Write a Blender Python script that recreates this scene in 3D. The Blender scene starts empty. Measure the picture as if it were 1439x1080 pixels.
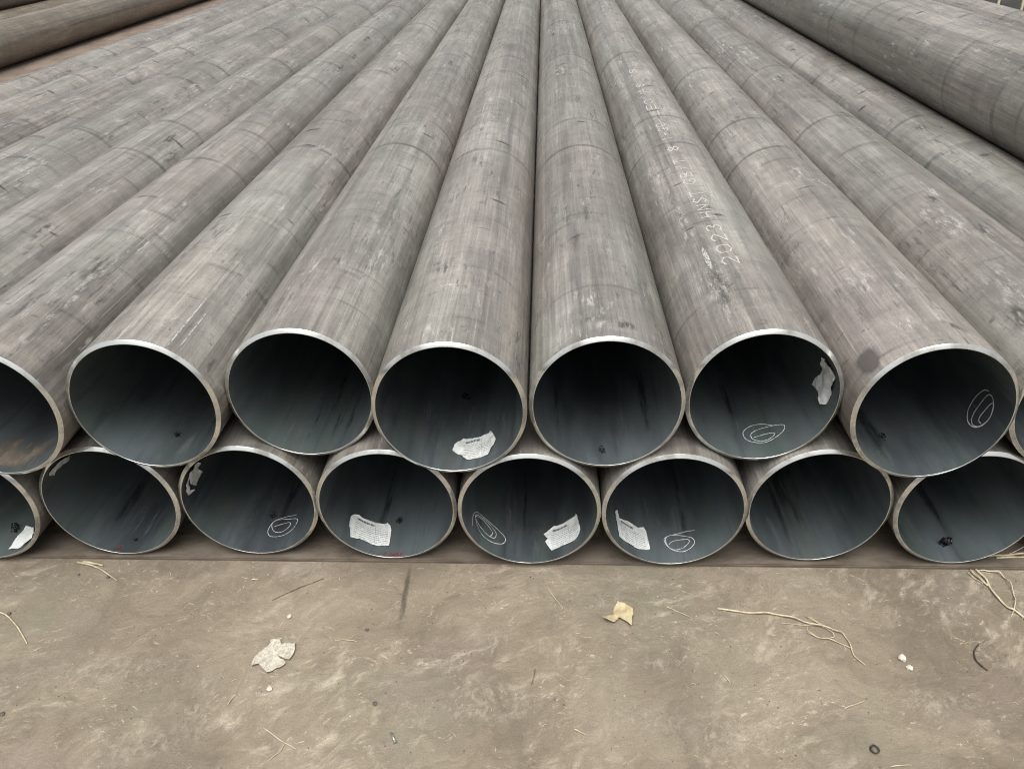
import bpy, bmesh, math, random
from mathutils import Vector, Matrix, noise as mnoise

scene = bpy.context.scene
COL = scene.collection
rad = math.radians

# ------------------------------------------------------------------ camera
CAM_H = 1.7279
pitch, yaw, roll = rad(31.7427), rad(-2.7674), rad(-1.5388)
fw = Vector((math.sin(yaw) * math.cos(pitch), math.cos(yaw) * math.cos(pitch), -math.sin(pitch)))
rt = Vector((math.cos(yaw), -math.sin(yaw), 0))
up = rt.cross(fw)
rt, up = rt * math.cos(roll) + up * math.sin(roll), up * math.cos(roll) - rt * math.sin(roll)
cd = bpy.data.cameras.new('camera')
cam = bpy.data.objects.new('camera', cd)
COL.objects.link(cam)
cam.matrix_world = Matrix(((rt.x, up.x, -fw.x, 0), (rt.y, up.y, -fw.y, 0), (rt.z, up.z, -fw.z, CAM_H), (0, 0, 0, 1)))
cd.sensor_fit = 'HORIZONTAL'
cd.sensor_width = 36
cd.lens = 36 * 1127.8 / 1439
cd.clip_start = 0.02
cd.clip_end = 800
scene.camera = cam

# ------------------------------------------------------------------ sky, sun, exposure
SUN_EL, SUN_ROT = rad(73), rad(188)
world = bpy.data.worlds.new('World')
scene.world = world
world.use_nodes = True
wt = world.node_tree
wt.nodes.clear()
sky = wt.nodes.new('ShaderNodeTexSky')
sky.sky_type = 'NISHITA'
sky.sun_disc = False
sky.sun_elevation = SUN_EL
sky.sun_rotation = SUN_ROT
sky.air_density = 1.0
sky.dust_density = 6.0
sky.ozone_density = 1.0
hs = wt.nodes.new('ShaderNodeHueSaturation')          # an overcast sky has next to no blue
hs.inputs['Saturation'].default_value = 0.07
bg = wt.nodes.new('ShaderNodeBackground')
bg.inputs['Strength'].default_value = 0.075
wo = wt.nodes.new('ShaderNodeOutputWorld')
wt.links.new(sky.outputs[0], hs.inputs['Color'])
wt.links.new(hs.outputs[0], bg.inputs['Color'])
wt.links.new(bg.outputs[0], wo.inputs['Surface'])
sl = bpy.data.lights.new('sun', 'SUN')
sl.energy = 1.5
sl.angle = rad(60)
sl.color = (1.0, 0.965, 0.91)
sun = bpy.data.objects.new('sun', sl)
COL.objects.link(sun)
sdir = Vector((math.sin(SUN_ROT) * math.cos(SUN_EL), math.cos(SUN_ROT) * math.cos(SUN_EL), math.sin(SUN_EL)))
sun.rotation_euler = sdir.to_track_quat('Z', 'Y').to_euler()
sun.location = sdir * 30
scene.view_settings.view_transform = 'Standard'
scene.view_settings.look = 'None'
scene.view_settings.exposure = 1.08
scene.view_settings.gamma = 1.0
scene.view_settings.use_curve_mapping = False
scene.cycles.filter_width = 1.0
scene.cycles.use_denoising = True
scene.cycles.denoising_prefilter = 'ACCURATE'
scene.cycles.max_bounces = 6


# ------------------------------------------------------------------ node helper
class NT:
    def __init__(s, name):
        s.m = bpy.data.materials.new(name)
        s.m.use_nodes = True
        s.t = s.m.node_tree
        s.t.nodes.clear()
        s.out = s.t.nodes.new('ShaderNodeOutputMaterial')

    def n(s, typ, **kw):
        nd = s.t.nodes.new(typ)
        for k, v in kw.items():
            setattr(nd, k, v)
        return nd

    def put(s, sock, v):
        if isinstance(v, bpy.types.NodeSocket):
            s.t.links.new(v, sock)
        elif v is not None:
            if sock.type == 'RGBA' and len(v) == 3:
                v = (*v, 1)
            sock.default_value = v

    def math(s, op, a, b=None, c=None, clamp=False):
        nd = s.n('ShaderNodeMath', operation=op, use_clamp=clamp)
        for i, v in enumerate((a, b, c)):
            if v is not None:
                s.put(nd.inputs[i], v)
        return nd.outputs[0]

    def vec(s, op, a, b):
        nd = s.n('ShaderNodeVectorMath', operation=op)
        s.put(nd.inputs[0], a)
        s.put(nd.inputs[1], b)
        return nd.outputs[0]

    def noise(s, v, scale=1.0, detail=2.0, rough=0.5, dist=0.0, col=False):
        nd = s.n('ShaderNodeTexNoise')
        s.put(nd.inputs['Vector'], v)
        s.put(nd.inputs['Scale'], scale)
        nd.inputs['Detail'].default_value = detail
        nd.inputs['Roughness'].default_value = rough
        nd.inputs['Distortion'].default_value = dist
        return nd.outputs['Color' if col else 0]

    def step(s, v, a, b, lo=0.0, hi=1.0):
        nd = s.n('ShaderNodeMapRange', interpolation_type='SMOOTHSTEP')
        s.put(nd.inputs[0], v)
        for i, x in zip((1, 2, 3, 4), (a, b, lo, hi)):
            s.put(nd.inputs[i], x)
        return nd.outputs[0]

    def lin(s, v, a, b, lo, hi):
        nd = s.n('ShaderNodeMapRange')
        for i, x in enumerate((v, a, b, lo, hi)):
            s.put(nd.inputs[i], x)
        return nd.outputs[0]

    def mix(s, f, a, b, mode='MIX'):
        nd = s.n('ShaderNodeMix', data_type='RGBA', blend_type=mode)
        s.put(nd.inputs[0], f)
        s.put(nd.inputs[6], a)
        s.put(nd.inputs[7], b)
        return nd.outputs[2]

    def bump(s, h, strength, dist):
        nd = s.n('ShaderNodeBump')
        nd.inputs['Strength'].default_value = strength
        nd.inputs['Distance'].default_value = dist
        s.put(nd.inputs['Height'], h)
        return nd.outputs[0]

    def bsdf(s, col, rough=0.5, metal=0.0, spec=0.5, normal=None, alpha=None):
        nd = s.n('ShaderNodeBsdfPrincipled')
        s.put(nd.inputs['Base Color'], col)
        s.put(nd.inputs['Roughness'], rough)
        s.put(nd.inputs['Metallic'], metal)
        s.put(nd.inputs['Specular IOR Level'], spec)
        if normal is not None:
            s.put(nd.inputs['Normal'], normal)
        if alpha is not None:
            s.put(nd.inputs['Alpha'], alpha)
        s.t.links.new(nd.outputs[0], s.out.inputs['Surface'])
        return s.m

    def coord(s, which='Object'):
        return s.n('ShaderNodeTexCoord').outputs[which]

    def seeded(s, k=(37.0, 11.0, 53.0)):
        oi = s.n('ShaderNodeObjectInfo')
        return s.vec('ADD', s.coord(), s.vec('MULTIPLY', oi.outputs['Color'], k))

    def xyz(s, v):
        nd = s.n('ShaderNodeSeparateXYZ')
        s.put(nd.inputs[0], v)
        return nd.outputs


# ------------------------------------------------------------------ materials
def mat_pipe(name, dark, light, green, pink, pale, black, marks=1.0):
    t = NT(name)
    S = t.seeded()
    sc = lambda a, b: t.vec('MULTIPLY', S, (a, b, a))
    off = lambda v, k: t.vec('ADD', v, (k, k * 1.7, k * .6))
    tone = t.noise(sc(2.4, .8), 1, 5, .6)
    c = t.mix(t.step(tone, .30, .70), dark, light)
    c = t.mix(t.step(t.noise(off(sc(2.2, .55), 9), 1, 3), .46, .66, 0, .65), c, green)
    c = t.mix(t.step(t.noise(off(sc(2.6, .8), 31), 1, 3), .5, .68, 0, .6), c, pink)
    # long bands with crisp edges, from skids and straightening rolls
    band = t.step(t.noise(off(sc(7, .10), 3), 1, 1.0), .49, .512, .88, 1.07)
    band2 = t.step(t.noise(off(sc(19, .16), 5), 1, 1.5), .55, .585, 1.0, .80)
    fine = t.lin(t.noise(sc(170, 3.2), 1, 4, .7), .25, .75, .66, 1.32)
    med = t.lin(t.noise(off(sc(38, 1.5), 2), 1, 5, .65), .3, .7, .80, 1.18)
    # smudges lying across the pipe, patches of thicker scale
    grain = t.lin(t.noise(t.vec('MULTIPLY', S, (260, 150, 260)), 1, 4, .75), .28, .72, .80, 1.2)
    fine = t.math('MULTIPLY', fine, grain)
    cross = t.lin(t.noise(off(sc(4.5, 17), 4), 1, 9, .72), .3, .7, .82, 1.15)
    patch = t.step(t.noise(off(sc(7, 2.4), 6), 1, 10, .74), .40, .56, .90, 1.07)
    crisp = t.step(t.noise(off(sc(8, 3.6), 41), 1, 4, .55, .3), .50, .525, .93, 1.06)
    f = t.math('MULTIPLY', t.math('MULTIPLY', band, band2), t.math('MULTIPLY', fine, med))
    f = t.math('MULTIPLY', f, t.math('MULTIPLY', t.math('MULTIPLY', cross, crisp), patch))
    # rings left by rolls and slings: two close ones on every pipe, more at irregular distances
    P = t.coord()
    y0 = t.xyz(P)[1]
    oi = t.n('ShaderNodeObjectInfo')
    sd = t.n('ShaderNodeSeparateColor')
    t.put(sd.inputs[0], oi.outputs['Color'])
    wob = t.math('MULTIPLY', t.noise(sc(3, .6), 1, 1), .05)
    yj = t.math('ADD', t.math('ADD', y0, wob), t.math('MULTIPLY', sd.outputs[0], .14))
    for pos, w, depth, k in ((1.83, .020, .50, 0), (2.31, .020, .46, 40.3), (3.55, .03, .40, 77.7), (4.05, .03, .40, 17.1), (5.6, .045, .4, 3.3), (7.0, .05, .4, 13.3), (.98, .012, .20, 21)):
        d = t.math('ABSOLUTE', t.math('SUBTRACT', yj, pos))
        ring = t.step(d, w * .35, w, 1, 0)
        keep = t.step(t.noise(off(sc(5, 2.2), k), 1, 3, .6), .34, .56, depth * .25 * marks, depth * marks)
        f = t.math('MULTIPLY', f, t.math('SUBTRACT', 1, t.math('MULTIPLY', ring, keep)))
    y = t.xyz(S)[1]
    for scale, w, depth, k in ((1.1, .015, .30, 5), (3.1, .009, .25, 50)):
        vo = t.n('ShaderNodeTexVoronoi', voronoi_dimensions='1D')
        t.put(vo.inputs['W'], t.math('ADD', t.math('ADD', y, wob), k))
        vo.inputs['Scale'].default_value = scale
        ring = t.step(vo.outputs['Distance'], w * scale * .4, w * scale, 1, 0)
        keep = t.step(t.noise(off(sc(7, 2.8), k), 1, 3, .6), .46, .60, 0, depth * marks)
        f = t.math('MULTIPLY', f, t.math('SUBTRACT', 1, t.math('MULTIPLY', ring, keep)))
    vm = t.n('ShaderNodeVectorMath', operation='SCALE')
    t.put(vm.inputs[0], c)
    t.put(vm.inputs['Scale'], f)
    c = vm.outputs[0]
    # pale rubbed scale
    rub = t.step(t.noise(off(sc(50, 8), 8), 1, 6, .72), .54, .67)
    rubm = t.step(t.noise(off(sc(4.6, 1.8), 12), 1, 5, .66), .49, .62, 0, .6 * marks)
    c = t.mix(t.math('MULTIPLY', rub, rubm), c, pale)
    thin = t.step(t.noise(off(sc(120, 1.1), 21), 1, 3, .7), .63, .70)
    thinm = t.step(t.noise(off(sc(3.4, 1.3), 22), 1, 3), .48, .62, 0, .6 * marks)
    c = t.mix(t.math('MULTIPLY', thin, thinm), c, pale)
    # black flecks of scale, drawn out along the pipe
    bl = t.step(t.noise(off(sc(48, 6.5), 15), 1, 8, .76), .54, .62)
    blm = t.step(t.noise(off(sc(5.0, 1.7), 18), 1, 5, .68), .49, .58, 0, .8 * marks)
    c = t.mix(t.math('MULTIPLY', bl, blm), c, black)
    bl2 = t.step(t.noise(off(sc(20, 42), 25), 1, 6, .72), .60, .67, 0, .6 * marks)
    c = t.mix(bl2, c, black)
    h = t.math('ADD', t.noise(sc(110, 9), 1, 5, .7), t.math('MULTIPLY', tone, .6))
    rough = t.lin(t.noise(off(sc(9, 2), 17), 1, 4), .3, .7, .22, .40)
    return t.bsdf(c, rough, 0, .95, t.bump(h, .4, .0012))


M = {}
M['scale'] = mat_pipe('mill_scale_steel', (.150, .135, .119), (.250, .233, .208), (.212, .217, .192), (.196, .172, .160),
                      (.47, .455, .425), (.055, .05, .047))
M['brown'] = mat_pipe('brown_rusted_steel', (.120, .096, .073), (.185, .155, .118), (.19, .172, .128), (.15, .115, .095),
                      (.26, .22, .175), (.06, .048, .04), .35)


def mat_bore():
    t = NT('oiled_bore_steel')
    S = t.seeded()
    sc = lambda a, b: t.vec('MULTIPLY', S, (a, b, a))
    c = t.mix(t.step(t.noise(sc(5, 1.2), 1, 4, .6), .35, .65), (.038, .046, .051), (.094, .112, .118))
    c = t.mix(t.step(t.noise(t.vec('ADD', sc(6, .6), (9, 3, 1)), 1, 3), .5, .62, 0, .5), c, (.070, .096, .084))
    st = t.step(t.noise(sc(36, 2.4), 1, 5, .65), .50, .70, 0, .45)
    c = t.mix(st, c, (.028, .032, .038))
    pl = t.step(t.noise(t.vec('ADD', sc(60, 4.5), (5, 5, 5)), 1, 6, .72), .58, .76, 0, .45)
    c = t.mix(pl, c, (.17, .19, .195))
    dust = t.math('MULTIPLY', t.step(t.noise(sc(9, 6), 1, 6, .7), .5, .7), .30)
    c = t.mix(dust, c, (.10, .095, .085))
    r = t.lin(t.noise(sc(12, 3), 1, 4), .3, .7, .36, .6)
    return t.bsdf(c, r, 0, .5, t.bump(t.noise(sc(90, 8), 1, 5, .65), .3, .001))


M['bore'] = mat_bore()


def mat_rim():
    t = NT('machined_bevel_steel')
    S = t.seeded()
    g = t.noise(t.vec('MULTIPLY', S, (11, 11, 11)), 1, 5, .6)
    grime = t.step(g, .42, .66, 0, .8)
    c = t.mix(grime, (.80, .82, .80), (.17, .16, .135))
    metal = t.math('SUBTRACT', 1, t.math('MULTIPLY', grime, .5))
    r = t.lin(g, .35, .7, .12, .30)
    turn = t.noise(t.vec('MULTIPLY', S, (60, 900, 60)), 1, 3, .6)
    return t.bsdf(c, r, metal, .5, t.bump(turn, .10, .0005))


M['rim'] = mat_rim()


def mat_ground():
    t = NT('trodden_dirty_concrete')
    P = t.coord()
    wv = t.vec('SUBTRACT', t.noise(P, 2.6, 4, .6, 0, True), (.5, .5, .5))
    W = t.vec('ADD', P, t.vec('MULTIPLY', wv, (.5, .5, 0)))
    wv2 = t.vec('SUBTRACT', t.noise(P, 11, 3, .6, 0, True), (.5, .5, .5))
    W2 = t.vec('ADD', W, t.vec('MULTIPLY', wv2, (.09, .09, 0)))
    c = t.mix(t.step(t.noise(W, 2.3, 6, .6), .36, .64), (.150, .122, .090), (.236, .197, .147))
    c = t.mix(t.step(t.noise(t.vec('ADD', P, (4, 8, 0)), 1.7, 4, .55), .48, .66, 0, .6), c, (.190, .180, .132))
    c = t.mix(t.step(t.noise(t.vec('ADD', P, (14, 3, 0)), 2.4, 4, .55), .52, .68, 0, .5), c, (.208, .165, .138))
    # dried mud in short strokes that turn from place to place
    def strokes(angle, along, across, k, lo, hi):
        mp = t.n('ShaderNodeMapping', vector_type='TEXTURE')
        t.put(mp.inputs['Vector'], t.vec('ADD', W3, (k, k * .7, 0)))
        mp.inputs['Rotation'].default_value = (0, 0, rad(angle))
        n_ = t.noise(t.vec('MULTIPLY', mp.outputs[0], (along, across, 1)), 1, 7, .70)
        return n_, t.step(n_, lo, hi)
    W3 = t.vec('ADD', P, t.vec('MULTIPLY', wv, (.16, .16, 0)))
    sel = t.step(t.noise(t.vec('ADD', W, (3, 1, 0)), 3.2, 3, .5), .44, .56)
    sm, a1 = strokes(12, 9, 24, 0, .46, .70)
    sn, a2 = strokes(52, 10, 22, 5, .46, .70)
    smm = t.step(t.noise(P, 2.7, 7, .66), .44, .60)
    mud = t.math('ADD', t.math('MULTIPLY', a1, sel), t.math('MULTIPLY', a2, t.math('SUBTRACT', 1, sel)))
    c = t.mix(t.math('MULTIPLY', mud, t.math('ADD', t.math('MULTIPLY', smm, .72), .08)), c, (.41, .36, .28))
    sp, b1 = strokes(30, 34, 78, 9, .56, .68)
    sq, b2 = strokes(-20, 30, 90, 14, .57, .69)
    fl = t.math('MULTIPLY', t.math('MAXIMUM', b1, b2), t.step(t.noise(W, 6, 4, .6), .45, .62, .04, .7))
    c = t.mix(fl, c, (.49, .44, .355))
    dk, d1 = strokes(25, 24, 64, 21, .57, .72)
    c = t.mix(t.math('MULTIPLY', d1, .5), c, (.125, .102, .08))
    fine = t.lin(t.noise(P, 260, 5, .75), .28, .72, .78, 1.22)
    mid = t.lin(t.noise(W, 34, 6, .7), .3, .7, .86, 1.14)
    vm = t.n('ShaderNodeVectorMath', operation='SCALE')
    t.put(vm.inputs[0], c)
    t.put(vm.inputs['Scale'], t.math('MULTIPLY', fine, mid))
    c = vm.outputs[0]
    vo = t.n('ShaderNodeTexVoronoi')
    t.put(vo.inputs['Vector'], P)
    vo.inputs['Scale'].default_value = 42
    spot = t.math('MULTIPLY', t.step(vo.outputs['Distance'], .07, .13, 1, 0), t.step(t.xyz(vo.outputs['Color'])[0], .86, .9))
    c = t.mix(t.math('MULTIPLY', spot, .8), c, (.06, .052, .045))
    spot2 = t.math('MULTIPLY', t.step(vo.outputs['Distance'], .06, .12, 1, 0), t.step(t.xyz(vo.outputs['Color'])[1], .90, .94))
    c = t.mix(t.math('MULTIPLY', spot2, .8), c, (.52, .48, .41))
    h = t.math('ADD', t.math('MULTIPLY', sm, .8), t.math('ADD', t.math('MULTIPLY', sp, .4), t.math('MULTIPLY', t.noise(P, 160, 5, .7), .35)))
    return t.bsdf(c, .82, 0, .3, t.bump(h, .8, .007))


M['ground'] = mat_ground()


def mat_noisy(name, a, b, sc=(40, 40, 40), rough=.8, metal=0.0, bump=.3, lo=.35, hi=.65):
    t = NT(name)
    v = t.vec('MULTIPLY', t.coord(), sc)
    n = t.noise(v, 1, 5, .65)
    return t.bsdf(t.mix(t.step(n, lo, hi), a, b), rough, metal, .4, t.bump(n, bump, .002))


M['wood'] = mat_noisy('weathered_brown_timber', (.095, .076, .058), (.150, .124, .098), (9, 22, 22), .85)
M['straw'] = mat_noisy('dry_straw', (.36, .30, .19), (.54, .47, .34), (60, 60, 60), .6)
M['twig'] = mat_noisy('brown_twig', (.10, .07, .05), (.22, .16, .11), (60, 60, 60), .8)
M['wire'] = mat_noisy('dark_iron_wire', (.03, .026, .024), (.07, .06, .052), (80, 80, 80), .5)
M['swarf'] = mat_noisy('oily_steel_shaving', (.012, .012, .013), (.06, .062, .066), (300, 300, 300), .22, .6, .2)
M['pebble_pale'] = mat_noisy('pale_stone', (.45, .41, .35), (.62, .58, .5), (120, 120, 120), .8)
M['pebble_dark'] = mat_noisy('dark_stone', (.06, .052, .045), (.13, .115, .1), (120, 120, 120), .75)
M['scrap'] = mat_noisy('mottled_scrap_paper', (.30, .28, .23), (.50, .47, .39), (130, 130, 130), .85, 0, .4)
M['leaf'] = mat_noisy('tan_leaf', (.34, .27, .15), (.48, .41, .26), (50, 50, 50), .7)
M['bolt'] = mat_noisy('galvanised_bolt', (.25, .26, .23), (.5, .5, .46), (200, 200, 200), .4, .7)
M['tarp'] = mat_noisy('dark_tarpaulin', (.020, .020, .016), (.05, .048, .04), (4, 4, 4), .6)
M['strap'] = mat_noisy('pale_strap', (.30, .28, .20), (.42, .40, .30), (30, 30, 30), .7)


def mat_paper(name, print_on=True):
    t = NT(name)
    uv = t.coord('UV')
    n = t.noise(t.coord(), 60, 4, .6)
    c = t.mix(t.step(n, .35, .65), (.64, .665, .655), (.75, .768, .755))
    if print_on:
        x, y = t.xyz(uv)[0], t.xyz(uv)[1]
        rows = t.math('FRACT', t.math('MULTIPLY', y, 13.0))
        line = t.math('MULTIPLY', t.step(rows, .28, .38), t.step(rows, .66, .76, 1, 0))
        rid = t.math('FLOOR', t.math('MULTIPLY', y, 13.0))
        cv = t.n('ShaderNodeCombineXYZ')
        t.put(cv.inputs[0], t.math('MULTIPLY', x, 75))
        t.put(cv.inputs[1], t.math('MULTIPLY', rid, 7.3))
        words = t.step(t.noise(cv.outputs[0], 1, 1), .42, .47)
        inside = t.math('MULTIPLY', t.math('MULTIPLY', t.step(x, .10, .12), t.step(x, .90, .92, 1, 0)),
                        t.math('MULTIPLY', t.step(y, .10, .12), t.step(y, .72, .74, 1, 0)))
        body = t.math('MULTIPLY', t.math('MULTIPLY', line, words), t.math('MULTIPLY', inside, .6))
        cv2 = t.n('ShaderNodeCombineXYZ')
        t.put(cv2.inputs[0], t.math('MULTIPLY', x, 60))
        tw = t.step(t.noise(cv2.outputs[0], 1, 1), .40, .44)
        title = t.math('MULTIPLY', t.math('MULTIPLY', t.step(y, .775, .79), t.step(y, .86, .875, 1, 0)),
                       t.math('MULTIPLY', t.step(x, .16, .18), t.step(x, .58, .60, 1, 0)))
        title = t.math('MULTIPLY', t.math('MULTIPLY', title, tw), .85)
        rule = t.math('MULTIPLY', t.math('MULTIPLY', t.step(t.math('ABSOLUTE', t.math('SUBTRACT', x, .62)), .004, .008, 1, 0), t.math('MULTIPLY', t.step(y, .08, .10), t.step(y, .90, .92, 1, 0))), .45)
        body = t.math('MAXIMUM', body, rule)
        c = t.mix(t.math('MAXIMUM', body, title), c, (.06, .065, .07))
    return t.bsdf(c, .75, 0, .3, t.bump(n, .25, .003))


M['label'] = mat_paper('printed_label_paper')
M['paper'] = mat_paper('blank_label_paper', False)


def mat_decal(name, a, b, strength, sc, rough=.6, lo=.45, hi=.62, edge=.75, metal=0.0):
    """a thin deposit on another surface: covers it in ragged specks that thin out towards the edge of the patch"""
    t = NT(name)
    uv = t.vec('SUBTRACT', t.vec('MULTIPLY', t.coord('UV'), (2, 2, 0)), (1, 1, 0))
    ln = t.n('ShaderNodeVectorMath', operation='LENGTH')
    t.put(ln.inputs[0], uv)
    S = t.vec('MULTIPLY', t.seeded(), sc)
    n = t.noise(S, 1, 6, .68)
    fall = t.math('ADD', ln.outputs['Value'], t.math('MULTIPLY', t.math('SUBTRACT', t.noise(t.seeded(), 26, 3), .5), .5))
    mask = t.step(fall, edge, 1.0, 1, 0)
    al = t.math('MULTIPLY', t.math('MULTIPLY', mask, t.step(n, lo, hi)), strength)
    return t.bsdf(t.mix(n, a, b), rough, metal, .4, None, al)


M['scuff'] = mat_decal('pale_scuff', (.30, .285, .265), (.50, .48, .455), .8, (60, 14, 60), .55, .44, .66, .3)
M['smudge'] = mat_decal('black_smudge', (.045, .041, .038), (.085, .078, .072), .65, (70, 16, 70), .6, .42, .62, .15)
M['arc'] = mat_decal('dark_roll_arc', (.05, .046, .042), (.09, .082, .075), .6, (12, 30, 12), .6, .36, .58, .3)
M['stain'] = mat_decal('dark_stain', (.105, .098, .092), (.125, .115, .108), .8, (9, 9, 9), .45, .12, .35, .5)
M['scratch'] = mat_decal('bare_scratch', (.40, .39, .375), (.55, .54, .52), .75, (160, 60, 160), .4, .38, .52, .8)
M['chalk'] = mat_decal('chalk_line', (.62, .66, .66), (.78, .82, .82), .9, (350, 350, 350), .9, .32, .50, .8)
M['stencil'] = mat_decal('white_stencil_paint', (.42, .41, .385), (.50, .49, .46), .75, (150, 60, 150), .8, .16, .40, .8)
M['bore_dust'] = mat_decal('pale_bore_dust', (.10, .115, .12), (.19, .21, .21), .5, (40, 5, 40), .7, .40, .66, .2)
M['bore_streak'] = mat_decal('black_bore_streak', (.018, .02, .024), (.035, .04, .045), .7, (50, 4, 50), .45, .42, .60, .2)
M['rust_dirt'] = mat_decal('brown_rust_dirt', (.13, .105, .08), (.21, .17, .13), .85, (50, 9, 50), .8, .35, .6, .4)
M['red'] = mat_decal('red_paint_trace', (.16, .03, .03), (.22, .05, .045), .7, (90, 90, 90), .6, .38, .6, .4)
M['mud'] = mat_decal('pale_dried_mud', (.29, .25, .195), (.41, .36, .285), .6, (55, 34, 20), .85, .42, .64, .3)
M['oil'] = mat_decal('dark_oil_streak', (.075, .062, .05), (.11, .092, .075), .75, (40, 14, 20), .6, .3, .6, .25)


# ------------------------------------------------------------------ object helpers
def link(o, parent=None):
    COL.objects.link(o)
    if parent is not None:
        o.parent = parent
    return o


def mesh_obj(name, verts, faces, mat, parent=None, uvs=None, smooth=True):
    me = bpy.data.meshes.new(name)
    me.from_pydata([tuple(v) for v in verts], [], faces)
    me.materials.append(mat)
    if smooth:
        me.polygons.foreach_set('use_smooth', [True] * len(me.polygons))
    if uvs is not None:
        lay = me.uv_layers.new(name='UVMap')
        for lp in me.loops:
            lay.data[lp.index].uv = uvs[lp.vertex_index]
    me.update()
    return link(bpy.data.objects.new(name, me), parent)


def tag(o, label=None, cat=None, group=None, kind=None):
    if label:
        o['label'] = label
    if cat:
        o['category'] = cat
    if group:
        o['group'] = group
    if kind:
        o['kind'] = kind
    return o


def empty(name, loc):
    o = link(bpy.data.objects.new(name, None))
    o.location = loc
    o.empty_display_size = .1
    return o


def seed_colour(o, rng):
    o.color = (rng.random(), rng.random(), rng.random(), 1)


# ------------------------------------------------------------------ ground
GR = 0.0
gv = [(-300, -300, 0), (300, -300, 0), (300, 300, 0), (-300, 300, 0)]
ground = mesh_obj('ground', gv, [(0, 1, 2, 3)], M['ground'], smooth=False)
tag(ground, kind='structure')

M['soil'] = mat_noisy('reddish_soil', (.125, .094, .074), (.185, .145, .115), (5, 2, 5), .9, 0, .5)
soil = mesh_obj('soil_strip', [(-9.5, 2, .004), (-4.3, 2, .004), (-4.3, 26, .004), (-9.5, 26, .004)], [(0, 1, 2, 3)], M['soil'], smooth=False)
tag(soil, kind='structure')

# ------------------------------------------------------------------ pipes
R, WALL, LEN, SEG = 0.2045, 0.0115, 12.0, 128
SLEEPER_TOP = 0.010
Z0 = SLEEPER_TOP + R


def lathe(name, prof, mat, parent, r_seg=SEG, flip=False):
    """prof: (radius, y) from mouth; a surface of revolution about the Y axis, seam at the bottom"""
    vs, fs = [], []
    for i in range(r_seg):
        a = math.pi + 2 * math.pi * i / r_seg
        for (r, y) in prof:
            vs.append((r * math.sin(a), y, r * math.cos(a)))
    k = len(prof)
    for i in range(r_seg):
        j = (i + 1) % r_seg
        for m in range(k - 1):
            q = (i * k + m, j * k + m, j * k + m + 1, i * k + m + 1)
            fs.append(q[::-1] if flip else q)
    return mesh_obj(name, vs, fs, mat, parent)


def make_pipe(name, radius, wall, mat):
    p = empty(name, (0, 0, 0))
    land, bev = .0018, (wall - .0018) * math.tan(rad(36))
    ri = radius - wall
    o = lathe('outer_wall', [(radius, bev), (radius, .5), (radius, LEN)], mat, p)
    i = lathe('bore', [(ri, .0006), (ri, .06), (ri, .4), (ri, 1.5), (ri, LEN)], M['bore'], p, flip=True)
    r = lathe('bevelled_rim', [(ri, .0006), (ri + .0006, 0), (ri + land, 0), (ri + land + .0002, .0001), (radius - .0006, bev - .0005), (radius, bev)], M['rim'], p, flip=True)
    for q in (o, i, r):     # crisp edge between land and bevel
        pass
    return p


def edge_sharp(me, deg=20):
    bm = bmesh.new()
    bm.from_mesh(me)
    for e in bm.edges:
        if len(e.link_faces) == 2 and e.calc_face_angle(0) > rad(deg):
            e.smooth = False
    bm.to_mesh(me)
    bm.free()


proto = make_pipe('steel_pipe', R, WALL, M['scale'])
for ch in proto.children:
    bm = bmesh.new()
    bm.from_mesh(ch.data)
    bmesh.ops.recalc_face_normals(bm, faces=bm.faces)
    c0 = bm.faces[:][0]
    if ch.name.startswith('outer'):
        s = sum(f.normal.dot(Vector((f.calc_center_median().x, 0, f.calc_center_median().z))) for f in bm.faces)
        if s < 0:
            bmesh.ops.reverse_faces(bm, faces=bm.faces)
    elif ch.name.startswith('bore'):
        s = sum(f.normal.dot(Vector((f.calc_center_median().x, 0, f.calc_center_median().z))) for f in bm.faces)
        if s > 0:
            bmesh.ops.reverse_faces(bm, faces=bm.faces)
    else:
        if sum(f.normal.y for f in bm.faces) > 0:
            bmesh.ops.reverse_faces(bm, faces=bm.faces)
    bm.to_mesh(ch.data)
    bm.free()
    edge_sharp(ch.data)
used_proto = [False]
rng = random.Random(7)
PIPES = {}
PIPE_GROUP = 'steel pipes stacked in the long pile'


def pipe_at(key, x, y, z, label, group=PIPE_GROUP):
    if not used_proto[0]:
        p = proto
        used_proto[0] = True
    else:
        p = proto.copy()
        COL.objects.link(p)
        for ch in proto.children[:3]:
            c = ch.copy()
            COL.objects.link(c)
            c.parent = p
    p.location = (x, y, z)
    tag(p, label, 'pipe', group)
    for ch in p.children:
        seed_colour(ch, rng)
    PIPES[key] = p
    return p


UX = [(-1.4904, 1.7237), (-1.0736, 1.7588), (-.6636, 1.8143), (-.2509, 1.7395), (.1619, 1.7641), (.5746, 1.7944), (.9844, 1.7216), (1.3987, 1.7542)]
LX = [(-1.6951, 1.7581), (-1.2798, 1.7803), (-.8681, 1.7858), (-.4588, 1.7707), (-.0456, 1.7525), (.3652, 1.7533), (.7747, 1.7751), (1.1879, 1.7672)]
BEV = .006
L_LAB = ['lower row pipe cut off at the left edge, torn paper and shavings inside',
         'lower row pipe with white paper strip at its rim and a red trace inside',
         'lower row pipe with a shredded label at its left wall and a chalk scribble',
         'lower row steel pipe with one printed label left of centre and no chalk scribble',
         'lower row pipe with chalk scribble left and printed label right inside it',
         'lower row pipe with printed label left and chalk scribble right inside it',
         'lower row pipe with bare streaky bore, left of the rightmost lower one',
         'lower row steel pipe at the right edge with straw under its mouth']
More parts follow.
